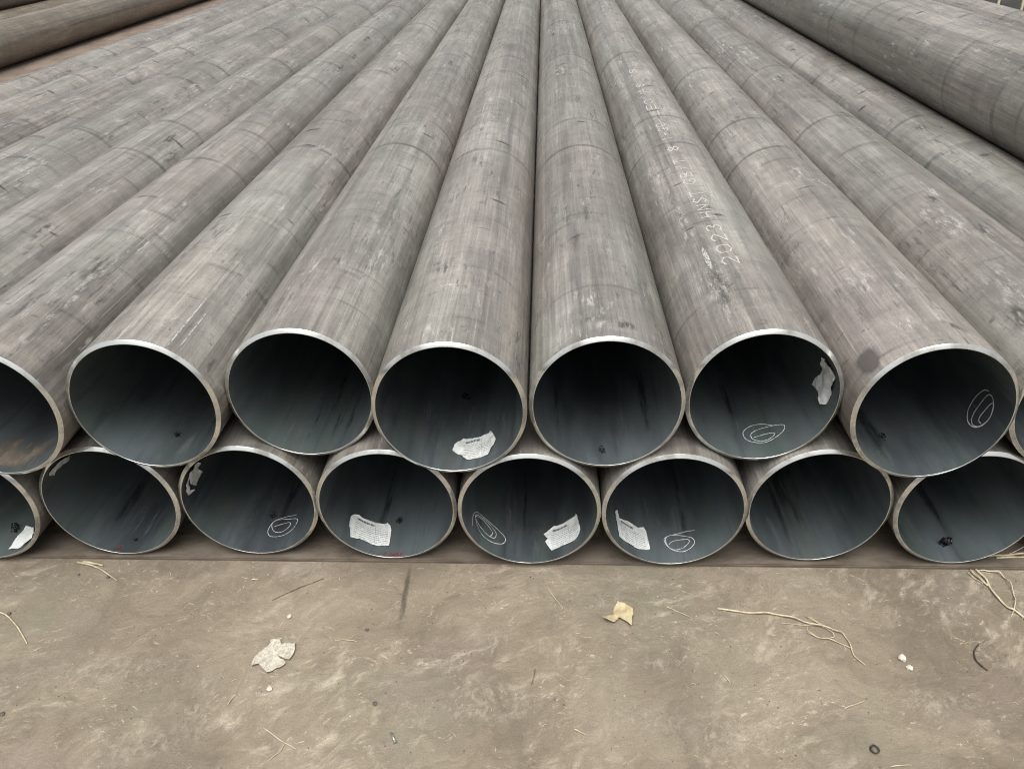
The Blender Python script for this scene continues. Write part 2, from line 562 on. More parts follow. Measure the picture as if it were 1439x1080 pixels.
U_LAB = ['upper row steel pipe cut off at the left edge, brown dirt lying in its bore',
         'upper row pipe with bare bore, beside the mouth cut off at the left edge',
         'upper row steel pipe set slightly back with bare bore of long dark streaks',
         'upper row steel pipe with creased printed label at the bottom of its mouth',
         'upper row steel pipe with bare bluish bore in the middle, right of the creased label',
         'upper row steel pipe with white stencilled lettering 2023 along its top',
         'upper row pipe with dark oval stain beside its rim',
         'upper row steel pipe whose mouth is just cut off at the right edge']
ORD = ['first', 'second', 'third', 'fourth', 'fifth', 'sixth', 'seventh', 'eighth', 'ninth', 'tenth']
lows = {}
for i, (x, y) in enumerate(LX):
    lows[i] = x
    pipe_at('L%d' % i, x, y - BEV * .5, Z0, L_LAB[i])
for k in range(1, 8):
    x = LX[0][0] - .4093 * k
    lows[-k] = x
    lab = ('outermost lower row pipe at far left, beside the strip of bare soil' if k == 7 else
           'lower row pipe at far left, second from the strip of bare soil' if k == 6 else
           'lower row pipe at far left, third from the strip of bare soil' if k == 5 else
           'lower row pipe hidden under the pile, %s left of the torn-paper mouth' % ORD[k - 1])
    pipe_at('L%d' % -k, x, 1.76 + rng.uniform(-.03, .03), Z0, lab)
for k in range(1, 8):
    x = LX[-1][0] + .4115 * k
    lows[7 + k] = x
    pipe_at('L%d' % (7 + k), x, 1.76 + rng.uniform(-.03, .03), Z0, 'lower row pipe hidden under the pile, %s right of the straw-filled mouth' % ORD[k - 1])


def rest(x, pool, zs):
    """height at which a pipe at x rests on the two pipes below it"""
    a = max((q for q in pool if q <= x), default=None)
    b = min((q for q in pool if q > x), default=None)
    return max(zs + math.sqrt((2 * R) ** 2 - (x - q) ** 2) for q in (a, b) if q is not None and abs(x - q) < 2 * R)


ups = []
for i, (x, y) in enumerate(UX):
    ups.append((x, rest(x, lows.values(), Z0)))
    pipe_at('U%d' % i, x, y - BEV * .5, ups[-1][1], U_LAB[i])
for k in range(1, 3):
    x = UX[0][0] - .411 * k
    z = rest(x, lows.values(), Z0)
    ups.append((x, z))
    pipe_at('U%d' % -k, x, 1.76 + rng.uniform(-.03, .03), z,
            'outermost upper row pipe on the left, stepping down to the lower row' if k == 2 else
            'upper row pipe at the left edge between the outermost and the dirt-filled one')
for k in range(1, 7):
    x = UX[-1][0] + .4125 * k
    z = rest(x, lows.values(), Z0)
    ups.append((x, z))
    lab = ('upper row pipe lying against the left of the single top pipe' if k == 1 else
           'upper row pipe under the right side of the single top pipe' if k == 2 else
           'outermost upper row pipe at the top right corner, before the dark stack' if k == 6 else
           'upper row pipe showing only a pale strip behind the top pipe, %s beyond it' % ORD[k - 3])
    pipe_at('U%d' % (7 + k), x, 1.76 + rng.uniform(-.03, .03), z, lab)
ux = dict(ups)
zt = max(ux[q] + math.sqrt((2 * R) ** 2 - (2.017 - q) ** 2) for q in ux if abs(q - 2.017) < 2 * R)
pipe_at('T', 2.017, 1.71, zt, 'single steel pipe lying on top of the pile at the upper right')

# brown pipes on the ground to the left, beyond the strip of bare ground
RB = .25
bp = make_pipe('rusty_pipe', RB, .012, M['brown'])
for ch in bp.children:
    seed_colour(ch, rng)
BR = [(-6.62, RB, 'thick brown rusted pipe on bare ground, nearest of the brown stack at upper left'),
      (-7.13, RB, 'thick brown rusted pipe on the ground behind the nearest one, in the left stack'),
      (-7.64, RB, 'thick brown rusted pipe on the ground, third from the bare strip, in the left stack'),
      (-7.385, RB + math.sqrt((2 * RB) ** 2 - .255 ** 2), 'dark brown pipe lying on top of the brown stack in the upper left corner')]
for n, (x, z, lab) in enumerate(BR):
    if n == 0:
        p = bp
    else:
        p = bp.copy()
        COL.objects.link(p)
        for ch in bp.children[:3]:
            c = ch.copy()
            COL.objects.link(c)
            c.parent = p
            seed_colour(c, rng)
    p.location = (x, 6.6 + .1 * n, z)
    tag(p, lab, 'pipe', 'brown rusted pipes stacked at the upper left')


# ------------------------------------------------------------------ marks on the pipes
def on_pipe(th, y, r):
    a = rad(th)
    return Vector((r * math.sin(a), y, r * math.cos(a)))


def unwrap(pts):
    out = [pts[0]]
    for th, y in pts[1:]:
        while th - out[-1][0] > 180:
            th -= 360
        while th - out[-1][0] < -180:
            th += 360
        out.append((th, y))
    return out


def spline(pts, n=5):
    """Catmull-Rom through points of any dimension"""
    P = [Vector(p) for p in pts]
    P = [P[0] * 2 - P[1]] + P + [P[-1] * 2 - P[-2]]
    out = []
    for i in range(1, len(P) - 2):
        for k in range(n):
            u = k / n
            a, b, c, d = P[i - 1], P[i], P[i + 1], P[i + 2]
            out.append(.5 * ((2 * b) + (c - a) * u + (2 * a - 5 * b + 4 * c - d) * u * u + (3 * b - a - 3 * c + d) * u ** 3))
    out.append(P[-2])
    return out


def ribbon(verts, faces, pts, r, w, rr):
    """a stroke of width w (metres) on a pipe surface of radius r through (theta, depth)"""
    base = len(verts)
    n = len(pts)
    for i in range(n):
        a, b = pts[max(0, i - 1)], pts[min(n - 1, i + 1)]
        dx, dy = rad(b[0] - a[0]) * r, b[1] - a[1]
        l = math.hypot(dx, dy) or 1
        nx, ny = -dy / l, dx / l
        ww = w * rr.uniform(.75, 1.25) * .5
        for s in (-1, 1):
            verts.append(on_pipe(pts[i][0] + math.degrees(nx * ww * s / r), pts[i][1] + ny * ww * s, r))
    for i in range(n - 1):
        q = base + 2 * i
        faces.append((q, q + 1, q + 3, q + 2))


def chalk_mark(key, pts, w=.0021):
    pts = spline(unwrap(pts), 4)
    v, f = [], []
    ribbon(v, f, [(p[0], p[1] + BEV * .5) for p in pts], R - WALL - .0004, w, rng)
    o = mesh_obj('chalk_mark', v, f, M['chalk'], PIPES[key], uvs=[(.5, .5)] * len(v))
    seed_colour(o, rng)


CH = {
    'L2': [(157.7, .1564), (170.6, .1569), (179.5, .1393), (-178.3, .1118), (-178.5, .0922), (178.3, .0729), (172.1, .0664), (162.8, .0689), (155.4, .0884), (153.6, .12), (157.7, .1372), (169.7, .1462), (177.9, .1443), (-179.5, .1268), (177.8, .102), (172.9, .087), (166.6, .0869), (161.9, .1019), (161.1, .1182), (164.7, .1271), (171.9, .1224), (177.9, .1143)],
    'L4': [(-118.1, .0454), (-117.3, .0822), (-120.6, .1136), (-125.7, .1243), (-136.5, .1246), (-146.9, .1126), (-154.6, .0945), (-157.0, .0784), (-155.1, .0599), (-149.9, .0492), (-142.4, .0437), (-131.7, .0481), (-125.0, .0676), (-121.4, .092), (-122.3, .107), (-129.7, .118), (-138.8, .1144), (-146.3, .0952), (-147.4, .0817), (-145.8, .0666), (-141.0, .0619), (-132.3, .0692), (-125.3, .0802), (-121.3, .0956), (-128.7, .1109), (-136.9, .1055), (-143.0, .0881), (-142.8, .0738), (-141.0, .0638)],
    'L5': [(151.5, .1161), (159.0, .1226), (168.8, .1205), (175.7, .1155), (179.5, .106), (-179.5, .0961), (179.3, .0765), (175.4, .0567), (169.3, .0445), (164.1, .0421), (159.0, .0492), (155.0, .0613), (154.1, .0728), (155.7, .0898), (161.3, .1037), (169.0, .1157), (175.0, .1169), (178.5, .1059), (179.3, .0928), (178.2, .07), (174.1, .0548), (168.9, .0538), (164.0, .0594), (159.2, .0735), (158.5, .0823), (160.6, .0897), (167.2, .093), (173.4, .09), (176.9, .0779)],
    'U5': [(155.6, .1322), (164.3, .1518), (173.4, .1496), (-179.8, .1274), (-178.0, .1062), (-179.7, .0832), (173.3, .0687), (165.7, .0649), (157.1, .075), (149.5, .0899), (146.8, .1064), (148.2, .1181), (155.8, .1298), (166.6, .1306), (173.7, .1179), (175.9, .1031), (174.9, .0847), (169.5, .0737), (163.3, .0746), (158.2, .0846), (156.7, .0923), (158.9, .0998), (165.9, .101), (173.9, .0945)],
    'U6': [(91.6, .1219), (95.1, .1435), (104.5, .159), (114.4, .1544), (120.2, .1344), (122.3, .1117), (120.9, .0884), (116.4, .0743), (108.1, .068), (99.8, .0773), (93.4, .0956), (94.0, .1162), (100.7, .1265), (111.6, .1284), (118.8, .1158), (120.5, .0947), (117.2, .0778), (109.7, .0689), (102.5, .0718), (96.7, .0808), (97.6, .0915), (104.1, .0989), (111.8, .1005), (115.0, .0929), (115.1, .0809)],
}
for k, p in CH.items():
    chalk_mark(k, p)


def deposit(name, key, th, y, dth, dy, mat, inner=False, skew=0.0):
    """a thin patch following the pipe surface; th in degrees, sizes are half extents"""
    r = (R - WALL - .0003) if inner else (R + .0003 + rng.random() * .0002)
    nu, nv = max(4, int(dth * 2 / 3)), 8
    v, f, uv = [], [], []
    for i in range(nu + 1):
        for j in range(nv + 1):
            a, b = i / nu, j / nv
            v.append(on_pipe(th + dth * (2 * a - 1), y + dy * (2 * b - 1) + skew * (2 * a - 1), r))
            uv.append((a, b))
    for i in range(nu):
        for j in range(nv):
            q = i * (nv + 1) + j
            f.append((q, q + 1, q + nv + 2, q + nv + 1))
    o = mesh_obj(name, v, f, mat, PIPES[key], uvs=uv)
    seed_colour(o, rng)
    return o


deposit('oval_stain', 'U6', -54.7, .070, 10, .056, M['stain'])
deposit('scratch', 'U3', -6, .345, 8.5, .006, M['scratch'])
deposit('smudge', 'U3', 5, .335, 6, .02, M['smudge'])
deposit('smudge', 'U3', -9, .52, 6, .035, M['smudge'])
deposit('scuff', 'U3', 8, .07, 14, .045, M['scuff'])
deposit('scuff', 'U4', -2, .06, 12, .05, M['scuff'])
deposit('smudge', 'U4', 12, .075, 12, .03, M['smudge'])
deposit('scuff', 'U5', -26, .28, 13, .22, M['scuff'])
deposit('smudge', 'U5', -22, .30, 9, .2, M['smudge'])
deposit('scuff', 'U5', -30, .8, 9, .3, M['scuff'])
deposit('scuff', 'U6', -22, .13, 16, .09, M['scuff'])
deposit('smudge', 'U6', 12, .10, 12, .025, M['smudge'], skew=-.02)
deposit('scuff', 'U6', -25, .42, 16, .12, M['scuff'])
deposit('scuff', 'U7', -30, .35, 22, .2, M['scuff'])
deposit('smudge', 'U7', -40, .20, 12, .10, M['smudge'])
deposit('scuff', 'U7', -22, .85, 18, .22, M['scuff'])
deposit('scuff', 'U1', 20, .12, 14, .1, M['scuff'])
deposit('scratch', 'U1', 30, .16, .8, .14, M['scratch'])
deposit('scratch', 'U1', 37, .14, .6, .12, M['scratch'])
deposit('scuff', 'U0', 33, .40, 6, .4, M['scuff'])
deposit('smudge', 'U0', 26, .55, 10, .12, M['smudge'])
deposit('smudge', 'U1', -18, .62, 8, .08, M['smudge'])
deposit('rust_dirt', 'U0', 186, .09, 34, .09, M['rust_dirt'], True)
deposit('red_trace', 'L1', 190, .02, 5, .013, M['red'], True)
deposit('red_trace', 'L3', 181, .012, 14, .011, M['red'], True)
for key, kind, th, y, dth, dy in (
        ('L6', 's', 178, .34, 13, .34), ('L6', 's', 190, .22, 5, .2), ('L6', 'd', 200, .14, 12, .13), ('L6', 'd', 162, .25, 14, .2),
        ('U2', 's', 165, .24, 5, .22), ('U2', 's', 176, .30, 4, .24), ('U2', 's', 188, .16, 4, .14), ('U2', 's', 152, .18, 5, .15), ('U2', 'd', 200, .12, 14, .1),
        ('U3', 'd', 196, .16, 10, .14), ('U3', 'd', 215, .26, 12, .16), ('U3', 'd', 172, .34, 4, .3), ('U3', 'd', 138, .16, 10, .14),
        ('U4', 'd', 160, .26, 9, .24), ('U4', 's', 138, .28, 5, .24), ('U4', 'd', 205, .14, 12, .12), ('U4', 's', 222, .2, 4, .16),
        ('U5', 'd', 216, .16, 14, .15), ('U5', 's', 186, .3, 4, .2), ('U6', 's', 196, .24, 9, .24), ('U6', 's', 222, .2, 8, .16), ('U6', 'd', 205, .07, 20, .06),
        ('U1', 's', 150, .26, 8, .22), ('U1', 'd', 172, .1, 18, .09), ('L1', 'd', 190, .16, 10, .15), ('L1', 's', 205, .24, 6, .2),
        ('L2', 's', 172, .3, 7, .26), ('L2', 'd', 196, .16, 9, .14), ('L3', 's', 196, .28, 4, .22), ('L3', 'd', 150, .16, 10, .14),
        ('L4', 's', 186, .28, 3, .24), ('L4', 'd', 200, .26, 7, .22), ('L4', 'd', 172, .08, 10, .07), ('L5', 'd', 185, .18, 7, .16), ('L5', 's', 160, .28, 5, .22),
        ('L7', 'd', 200, .12, 12, .1), ('L7', 's', 168, .3, 6, .24), ('U0', 'd', 165, .2, 12, .18), ('L0', 's', 160, .26, 6, .2)):
    deposit('bore_streak' if kind == 's' else 'bore_dust', key, th, y, dth, dy, M['bore_streak' if kind == 's' else 'bore_dust'], True)
for key in ['U%d' % i for i in range(-2, 10)] + ['T', 'U12', 'U13', 'L-5', 'L-6', 'L-7']:      # rubbed and blackened places met at random
    near = -.34 * (PIPES[key].location.x) * 57 * .45
    for _ in range(9):
        yy = .7 + rng.random() ** 1.4 * 6
        th = max(-60, min(60, near)) + rng.uniform(-38, 38)
        u = rng.random()
        if u < .5:
            deposit('roll_mark', key, th, yy, rng.uniform(5, 16), rng.uniform(.007, .014) * (1 + yy * .3), M['arc'], skew=rng.uniform(-.012, .012))
        elif u < .7:
            deposit('smudge', key, th, yy, rng.uniform(4, 9), rng.uniform(.05, .16), M['smudge'])
        else:
            deposit('scuff', key, th, yy, rng.uniform(5, 18), rng.uniform(.05, .22), M['scuff'])

# stencilled lettering, one stroke letter after another away from the mouth
GL = {'0': [[(.1, .2), (.1, .8), (.5, 1), (.9, .8), (.9, .2), (.5, 0), (.1, .2)]],
      '1': [[(.3, .8), (.55, 1), (.55, 0)]],
      '2': [[(.1, .8), (.5, 1), (.9, .78), (.8, .5), (.1, 0), (.9, 0)]],
      '3': [[(.1, .9), (.5, 1), (.85, .78), (.45, .53), (.9, .28), (.5, 0), (.1, .1)]],
      '6': [[(.8, .95), (.35, .7), (.1, .3), (.5, 0), (.9, .25), (.5, .52), (.12, .32)]],
      '8': [[(.5, .53), (.15, .76), (.5, 1), (.85, .76), (.5, .53), (.1, .25), (.5, 0), (.9, .25), (.5, .53)]],
      'H': [[(.1, 0), (.1, 1)], [(.9, 0), (.9, 1)], [(.1, .5), (.9, .5)]],
      'N': [[(.1, 0), (.1, 1), (.9, 0), (.9, 1)]],
      'S': [[(.9, .85), (.5, 1), (.1, .77), (.5, .52), (.9, .25), (.5, 0), (.1, .15)]],
      'T': [[(.5, 0), (.5, 1)], [(.05, 1), (.95, 1)]],
      'G': [[(.9, .82), (.5, 1), (.1, .7), (.1, .3), (.5, 0), (.9, .2), (.9, .45), (.55, .45)]],
      'B': [[(.1, 0), (.1, 1), (.7, .95), (.75, .62), (.1, .53), (.8, .4), (.85, .1), (.1, 0)]],
      'E': [[(.9, 1), (.1, 1), (.1, 0), (.9, 0)], [(.1, .5), (.75, .5)]],
      'L': [[(.1, 1), (.1, 0), (.85, 0)]],
      'A': [[(.05, 0), (.5, 1), (.95, 0)], [(.25, .4), (.75, .4)]],
      'W': [[(.02, 1), (.28, 0), (.5, .7), (.72, 0), (.98, 1)]],
      '/': [[(.15, 0), (.85, 1)]],
      '-': [[(.15, .5), (.85, .5)]],
      ':': [[(.45, .25), (.55, .25)], [(.45, .7), (.55, .7)]]}


def write(text, y0, y1, th0, th1):
    """letters between depths y0 and y1; th0 is the baseline, th1 the tops of the letters"""
    step = (y1 - y0) / len(text)
    for n, ch in enumerate(text):
        v, f = [], []
        for stroke in GL.get(ch, []):
            pts = []
            for a, b in zip(stroke[:-1], stroke[1:]):
                for k in range(4):
                    u = k / 4
                    pts.append((a[0] + (b[0] - a[0]) * u, a[1] + (b[1] - a[1]) * u))
            pts.append(stroke[-1])
            ribbon(v, f, [(th0 + (th1 - th0) * q[1] + rng.uniform(-.15, .15), y0 + step * (n + .12 + .76 * q[0]) + rng.uniform(-.002, .002)) for q in pts], R + .0006, .0056, rng)
        o = mesh_obj('stencilled_letter', v, f, M['stencil'], PIPES['U5'], uvs=[(.5, .5)] * len(v))
        seed_colour(o, rng)


write('2023', .40, .76, -1, -14)
write('HNST', .80, 1.09, -1.5, -14)
write('GB/T', 1.15, 1.50, -2.5, -15)
write('8', 1.58, 1.70, -3, -15)
write('1-20:', 1.76, 2.16, -4, -16)
write('LE0', 2.22, 2.58, -5, -17)
write('A8', 2.72, 2.98, -6, -18)
write('WS', 3.06, 3.42, -7, -18)
deposit('paint_drip', 'U5', -24, .50, 2.2, .09, M['scratch'])


# ------------------------------------------------------------------ paper labels stuck in the bores
def paper(name, key, outline, label, mat, quad=None, lift=.002, r=R - WALL, wob=.002, group='paper labels stuck inside the pipe mouths', flap=None):
    """outline in (theta, depth); a thin wrinkled sheet following the wall of the bore, a few mm off it in places"""
    px, py, pz = PIPES[key].location
    rr = random.Random(key)
    bm = bmesh.new()
    for ol in [outline] + ([flap] if flap else []):
        ol = unwrap(ol)
        pts = [Vector(a).lerp(Vector(b), t) for a, b in zip(ol, ol[1:] + ol[:1]) for t in (0, .35, .7)]
        pts = [(p[0] + rr.uniform(-.12, .12), p[1] + rr.uniform(-.0004, .0004)) for p in pts]
        fv = [bm.verts.new((rad(p[0]) * r, p[1] + BEV * .5, 0)) for p in pts]
        bm.faces.new(fv)
    bmesh.ops.triangulate(bm, faces=bm.faces[:])
    xs = [q.co.x for q in bm.verts]
    ys = [q.co.y for q in bm.verts]
    for lo, hi, no in ((min(xs), max(xs), (1, 0, 0)), (min(ys), max(ys), (0, 1, 0))):
        k = lo + .007
        while k < hi:
            bmesh.ops.bisect_plane(bm, geom=bm.verts[:] + bm.edges[:] + bm.faces[:], plane_co=(k, k, 0), plane_no=no)
            k += .007
    uvl = bm.loops.layers.uv.new('UVMap')
    if quad:
        tl, tr, bl = [Vector((rad(q[0]) * r, q[1] + BEV * .5)) for q in unwrap(quad)]
        # keep the corners on the same turn as the outline
        while tl.x - max(xs) > rad(180) * r:
            for q in (tl, tr, bl):
                q.x -= rad(360) * r
        while min(xs) - tl.x > rad(180) * r:
            for q in (tl, tr, bl):
                q.x += rad(360) * r
        e1, e2 = tr - tl, bl - tl
        det = e1.x * e2.y - e1.y * e2.x
    for fc in bm.faces:
        for lp in fc.loops:
            if quad:
                d = Vector((lp.vert.co.x, lp.vert.co.y)) - tl
                a = (d.x * e2.y - d.y * e2.x) / det
                b = (e1.x * d.y - e1.y * d.x) / det
                lp[uvl].uv = (a, 1 - b)
            else:
                lp[uvl].uv = (lp.vert.co.x * 8, lp.vert.co.y * 8)
    edge = set(q for e in bm.edges if len(e.link_faces) == 1 for q in e.verts)
    for q in bm.verts:
        x, y = q.co.x, q.co.y
        h = lift + wob * (mnoise.noise(Vector((x * 28 + px * 9, y * 28, 3))) + .5 * mnoise.noise(Vector((x * 75, y * 75, px)))) + (.0022 if q in edge else 0)
        q.co = on_pipe(math.degrees(x / r), y, r - max(.0004, h))
    me = bpy.data.meshes.new(name)
    bm.to_mesh(me)
    bm.free()
    me.materials.append(mat)
    me.polygons.foreach_set('use_smooth', [True] * len(me.polygons))
    o = link(bpy.data.objects.new(name, me))
    o.location = (px, py, pz)
    sm = o.modifiers.new('thickness', 'SOLIDIFY')
    sm.thickness = .00025
    tag(o, label, 'paper label', group)
    return o


paper('paper_label', 'L3', [(-132.1, .076), (-131.7, .1046), (-134.3, .1215), (-139.3, .1327), (-143.2, .1271), (-165.5, .1347), (-168.2, .1425), (-171.5, .1286), (-173.1, .1124), (-174.4, .0435), (-164.2, .0354), (-158.1, .0353), (-151.6, .0403), (-147.0, .0399), (-137.7, .028)],
      'white printed label, sole paper in the lower pipe that bears no chalk scribble', M['label'], [(-131.5, .133), (-173, .137), (-135.5, .03)])
paper('paper_label', 'U3', [(-176.4, .0842), (-177.7, .1118), (-179.9, .1264), (175.2, .1438), (173.1, .1355), (164.2, .1323), (156.0, .1363), (149.5, .1285), (151.1, .1482), (149.9, .1465), (147.5, .1296), (142.7, .0843), (150.0, .031), (154.3, .0366), (162.8, .0356), (170.2, .0386), (173.6, .0554)],
      'creased white printed label lying at the bottom of an upper row pipe mouth', M['label'], [(-180.5, .142), (147, .138), (-184, .035)], wob=.005)
paper('paper_label', 'L4', [(167.4, .1129), (157.4, .1384), (151.9, .1319), (132.3, .132), (132.8, .1435), (130.6, .131), (126.9, .0544), (133.8, .0348), (145.1, .0362), (153.3, .0377), (160.3, .0338), (166.1, .0782), (163.6, .0877), (166.1, .1019)],
      'white printed label with torn left edge, right of a chalk scribble', M['label'], [(166, .137), (129, .137), (164, .032)])
paper('paper_label', 'L5', [(-126.8, .1379), (-130.4, .1557), (-133.0, .1257), (-143.9, .1379), (-155.1, .1307), (-161.5, .1407), (-163.2, .1264), (-164.4, .0476), (-163.1, .0416), (-151.0, .0308), (-139.5, .0356), (-128.9, .0301)],
      'white printed label with raised left corner, left of a chalk scribble', M['label'], [(-129, .14), (-164, .136), (-130, .03)])
paper('paper_label', 'U5', [(76.1, .1406), (71.5, .0845), (72.5, .0279), (83.4, .0368), (97.6, .0434), (105.3, .0484), (109.5, .0691), (105.0, .1136), (107.0, .1597), (103.0, .1643), (92.5, .1358), (85.0, .1394)],
      'torn blank white paper hanging on the right wall of the upper pipe with lettering', M['paper'], wob=.008, lift=.005)
paper('paper_label', 'L0', [(167.5, .0231), (168.5, .0772), (169.9, .1359), (155.9, .1104), (141.5, .0473), (143.5, .036), (141.0, .027), (155.0, .014)],
      'torn blank white paper beside dark shavings in the lower pipe cut off at left', M['paper'], wob=.004)
paper('paper_label', 'L2', [(-63.0, .085), (-74.1, .1287), (-76.1, .1058), (-86.4, .1336), (-88.8, .0772), (-79.4, .046), (-76.1, .0675), (-64.6, .0439)],
      'shredded white label peeling off the left wall of a lower pipe', M['paper'], wob=.008, lift=.006,
      flap=[(-63.6, .02), (-62.6, .0439), (-70.4, .0645), (-72.6, .0331), (-84.6, .0375), (-90.2, .0657), (-87.5, .025), (-79.6, .0173)])
paper('paper_label', 'L1', [(-56.0, .03), (-60.3, .0903), (-70.0, .15), (-73.7, .1412), (-66.7, .0656), (-71.7, .0586), (-64.4, .0281)],
      'narrow white paper strip curling under the rim of a lower pipe at left', M['paper'], wob=.004, lift=.004)


# ------------------------------------------------------------------ steel shavings in the mouths
def shaving(key, th, y, label, size=.011, n=2):
    px, py, pz = PIPES[key].location
    v, f = [], []
    ax = math.radians(rng.uniform(0, 180))
    for k in range(n):
        base = len(v)
        turns, N = rng.uniform(1.2, 2.2), 26
        rr0 = size * rng.uniform(.28, .5)
        pit = size * rng.uniform(.5, 1.1)
        ox, oy = (rng.uniform(-.6, .6) * size if k else 0), (rng.uniform(-.6, .6) * size if k else 0)
        ca, sa = math.cos(ax + k * 1.3), math.sin(ax + k * 1.3)
        for i in range(N):
            a = turns * 2 * math.pi * i / (N - 1)
            for s in (-.5, .5):
                lx = pit * (i / (N - 1) - .5) + s * size * .22
                ly, lz = rr0 * math.cos(a), rr0 * (1 + math.sin(a))
                v.append((ox + lx * ca - ly * sa, oy + lx * sa + ly * ca, lz))
        for i in range(N - 1):
            q = base + 2 * i
            f.append((q, q + 1, q + 3, q + 2))
    o = mesh_obj('steel_shaving', v, f, M['swarf'])
    a = rad(th)
    rr = R - WALL - .0002
    o.location = (px + rr * math.sin(a), py + y + BEV * .5, pz + rr * math.cos(a))
    o.rotation_euler = (0, a - math.pi, 0)
    md = o.modifiers.new('thickness', 'SOLIDIFY')
    md.thickness = .0006
    tag(o, label, 'metal shaving', 'oily steel shavings lying in the pipe mouths')


shaving('L0', 177.6, .12, 'dark curled shavings beside torn paper in the lower pipe cut off at left', .018, 4)
shaving('L1', 179.7, .0516, 'small dark shaving near the red trace in a lower pipe', .011, 2)
shaving('L2', -177.2, .159, 'black shaving touching the chalk scribble in a lower pipe at left', .017, 3)
shaving('L3', -179, .1606, 'small dark shaving right of the sole label in its lower pipe', .015, 2)
shaving('U1', -177.2, .1414, 'dark crumbs of shaving in the bare upper pipe at left', .012, 3)
shaving('U3', 177.1, .3573, 'glinting shaving deep in the bore above the creased label', .016, 2)
shaving('U4', -178.8, .0629, 'thin dark shaving at the bottom of the middle upper mouth', .015, 2)
shaving('U6', -170, .17, 'dark shaving in the upper pipe with the oval stain', .016, 3)
shaving('L7', 175.8, .0783, 'long clump of dark shavings in the lower mouth at the right edge', .024, 5)

# ------------------------------------------------------------------ the sleeper under the mouths
def box(name, x0, x1, y0, y1, z0, z1, mat, parent=None, bev=.003, segs=60):
    bm = bmesh.new()
    bmesh.ops.create_cube(bm, size=1)
    for q in bm.verts:
        q.co = ((x0 if q.co.x < 0 else x1), (y0 if q.co.y < 0 else y1), (z0 if q.co.z < 0 else z1))
    bmesh.ops.bevel(bm, geom=bm.edges[:], offset=bev, segments=2, affect='EDGES')
    me = bpy.data.meshes.new(name)
    bm.to_mesh(me)
    bm.free()
    me.materials.append(mat)
    return link(bpy.data.objects.new(name, me), parent)


sleeper = box('timber_sleeper', -4.95, 4.9, -.053, .053, -.06, SLEEPER_TOP, M['wood'])
sleeper.location = (0, 1.8175, 0)
sleeper.rotation_euler = (0, 0, -.006)
tag(sleeper, 'flat brown timber sleeper let into the ground under the pipe mouths', 'sleeper')


# ------------------------------------------------------------------ litter on the ground
def tube(v, f, pts, r0, r1, n=6):
    base = len(v)
    m = len(pts)
    for i, p in enumerate(pts):
        d = (pts[min(m - 1, i + 1)] - pts[max(0, i - 1)]).normalized()
        s = d.cross(Vector((0, 0, 1)))
        s = s.normalized() if s.length > 1e-4 else Vector((1, 0, 0))
        u = s.cross(d)
        r = (r0 + (r1 - r0) * i / (m - 1)) * rng.uniform(.9, 1.1)
        for k in range(n):
            a = 2 * math.pi * k / n
            v.append(p + s * (r * math.cos(a)) + u * (r * math.sin(a)))
    for i in range(m - 1):
        for k in range(n):
            a, b = base + i * n + k, base + i * n + (k + 1) % n
            f.append((a, b, b + n, a + n))
    f.append(tuple(range(base + n - 1, base - 1, -1)))
    f.append(tuple(range(base + (m - 1) * n, base + m * n)))


def stalk(name, pts, r0, r1, mat, parent=None, arch=.004, z=0.0):
    P = spline(pts, 5)
    m = len(P)
    Q = [Vector((p[0], p[1], z + max(r0, r1) + arch * math.sin(math.pi * i / (m - 1)) * (.6 + .4 * math.sin(i * .9)))) for i, p in enumerate(P)]
    v, f = [], []
    tube(v, f, Q, r0, r1)
    return mesh_obj(name, v, f, mat, parent)


def thing_stalk(name, label, cat, parts, mat, group=None):
    e = empty(name, (parts[0][1][0][0], parts[0][1][0][1], 0))
    for pn, pts, r0, r1, arch in parts:
        o = stalk(pn, [(p[0] - e.location.x, p[1] - e.location.y) for p in pts], r0, r1, mat, e, arch)
    tag(e, label, cat, group)
    return e


SG = 'dry straws lying on the ground'
thing_stalk('dry_straw', 'long pale dry straw with tangled side stems on the ground right of centre', 'straw', [
    ('stalk', [(.48, 1.596), (.56, 1.581), (.618, 1.579), (.673, 1.565), (.718, 1.545), (.776, 1.524), (.797, 1.51), (.806, 1.481), (.806, 1.439), (.825, 1.408)], .0030, .0013, .006),
    ('side_stem', [(.718, 1.571), (.745, 1.546), (.776, 1.522)], .0022, .0014, .006),
    ('side_stem', [(.724, 1.563), (.759, 1.531), (.773, 1.502), (.762, 1.498)], .0015, .001, .008),
    ('side_stem', [(.706, 1.516), (.731, 1.497), (.765, 1.488), (.81, 1.462)], .0019, .0013, .005),
    ('side_stem', [(.645, 1.547), (.695, 1.54), (.74, 1.538), (.775, 1.526)], .001, .0012, .004),
    ('side_stem', [(.713, 1.535), (.709, 1.522), (.725, 1.505)], .0012, .001, .004)], M['straw'], SG)
thing_stalk('dry_straw', 'thick pale straw bent out from under the rightmost lower pipe', 'straw', [
    ('stalk', [(1.257, 1.755), (1.262, 1.74), (1.268, 1.71), (1.264, 1.667), (1.278, 1.611), (1.295, 1.593), (1.32, 1.54), (1.34, 1.50)], .0034, .0028, .004),
    ('side_stem', [(1.241, 1.752), (1.244, 1.735), (1.253, 1.713), (1.263, 1.69)], .0036, .003, .003),
    ('side_stem', [(1.228, 1.745), (1.238, 1.72), (1.254, 1.70)], .0018, .001, .003)], M['straw'], SG)
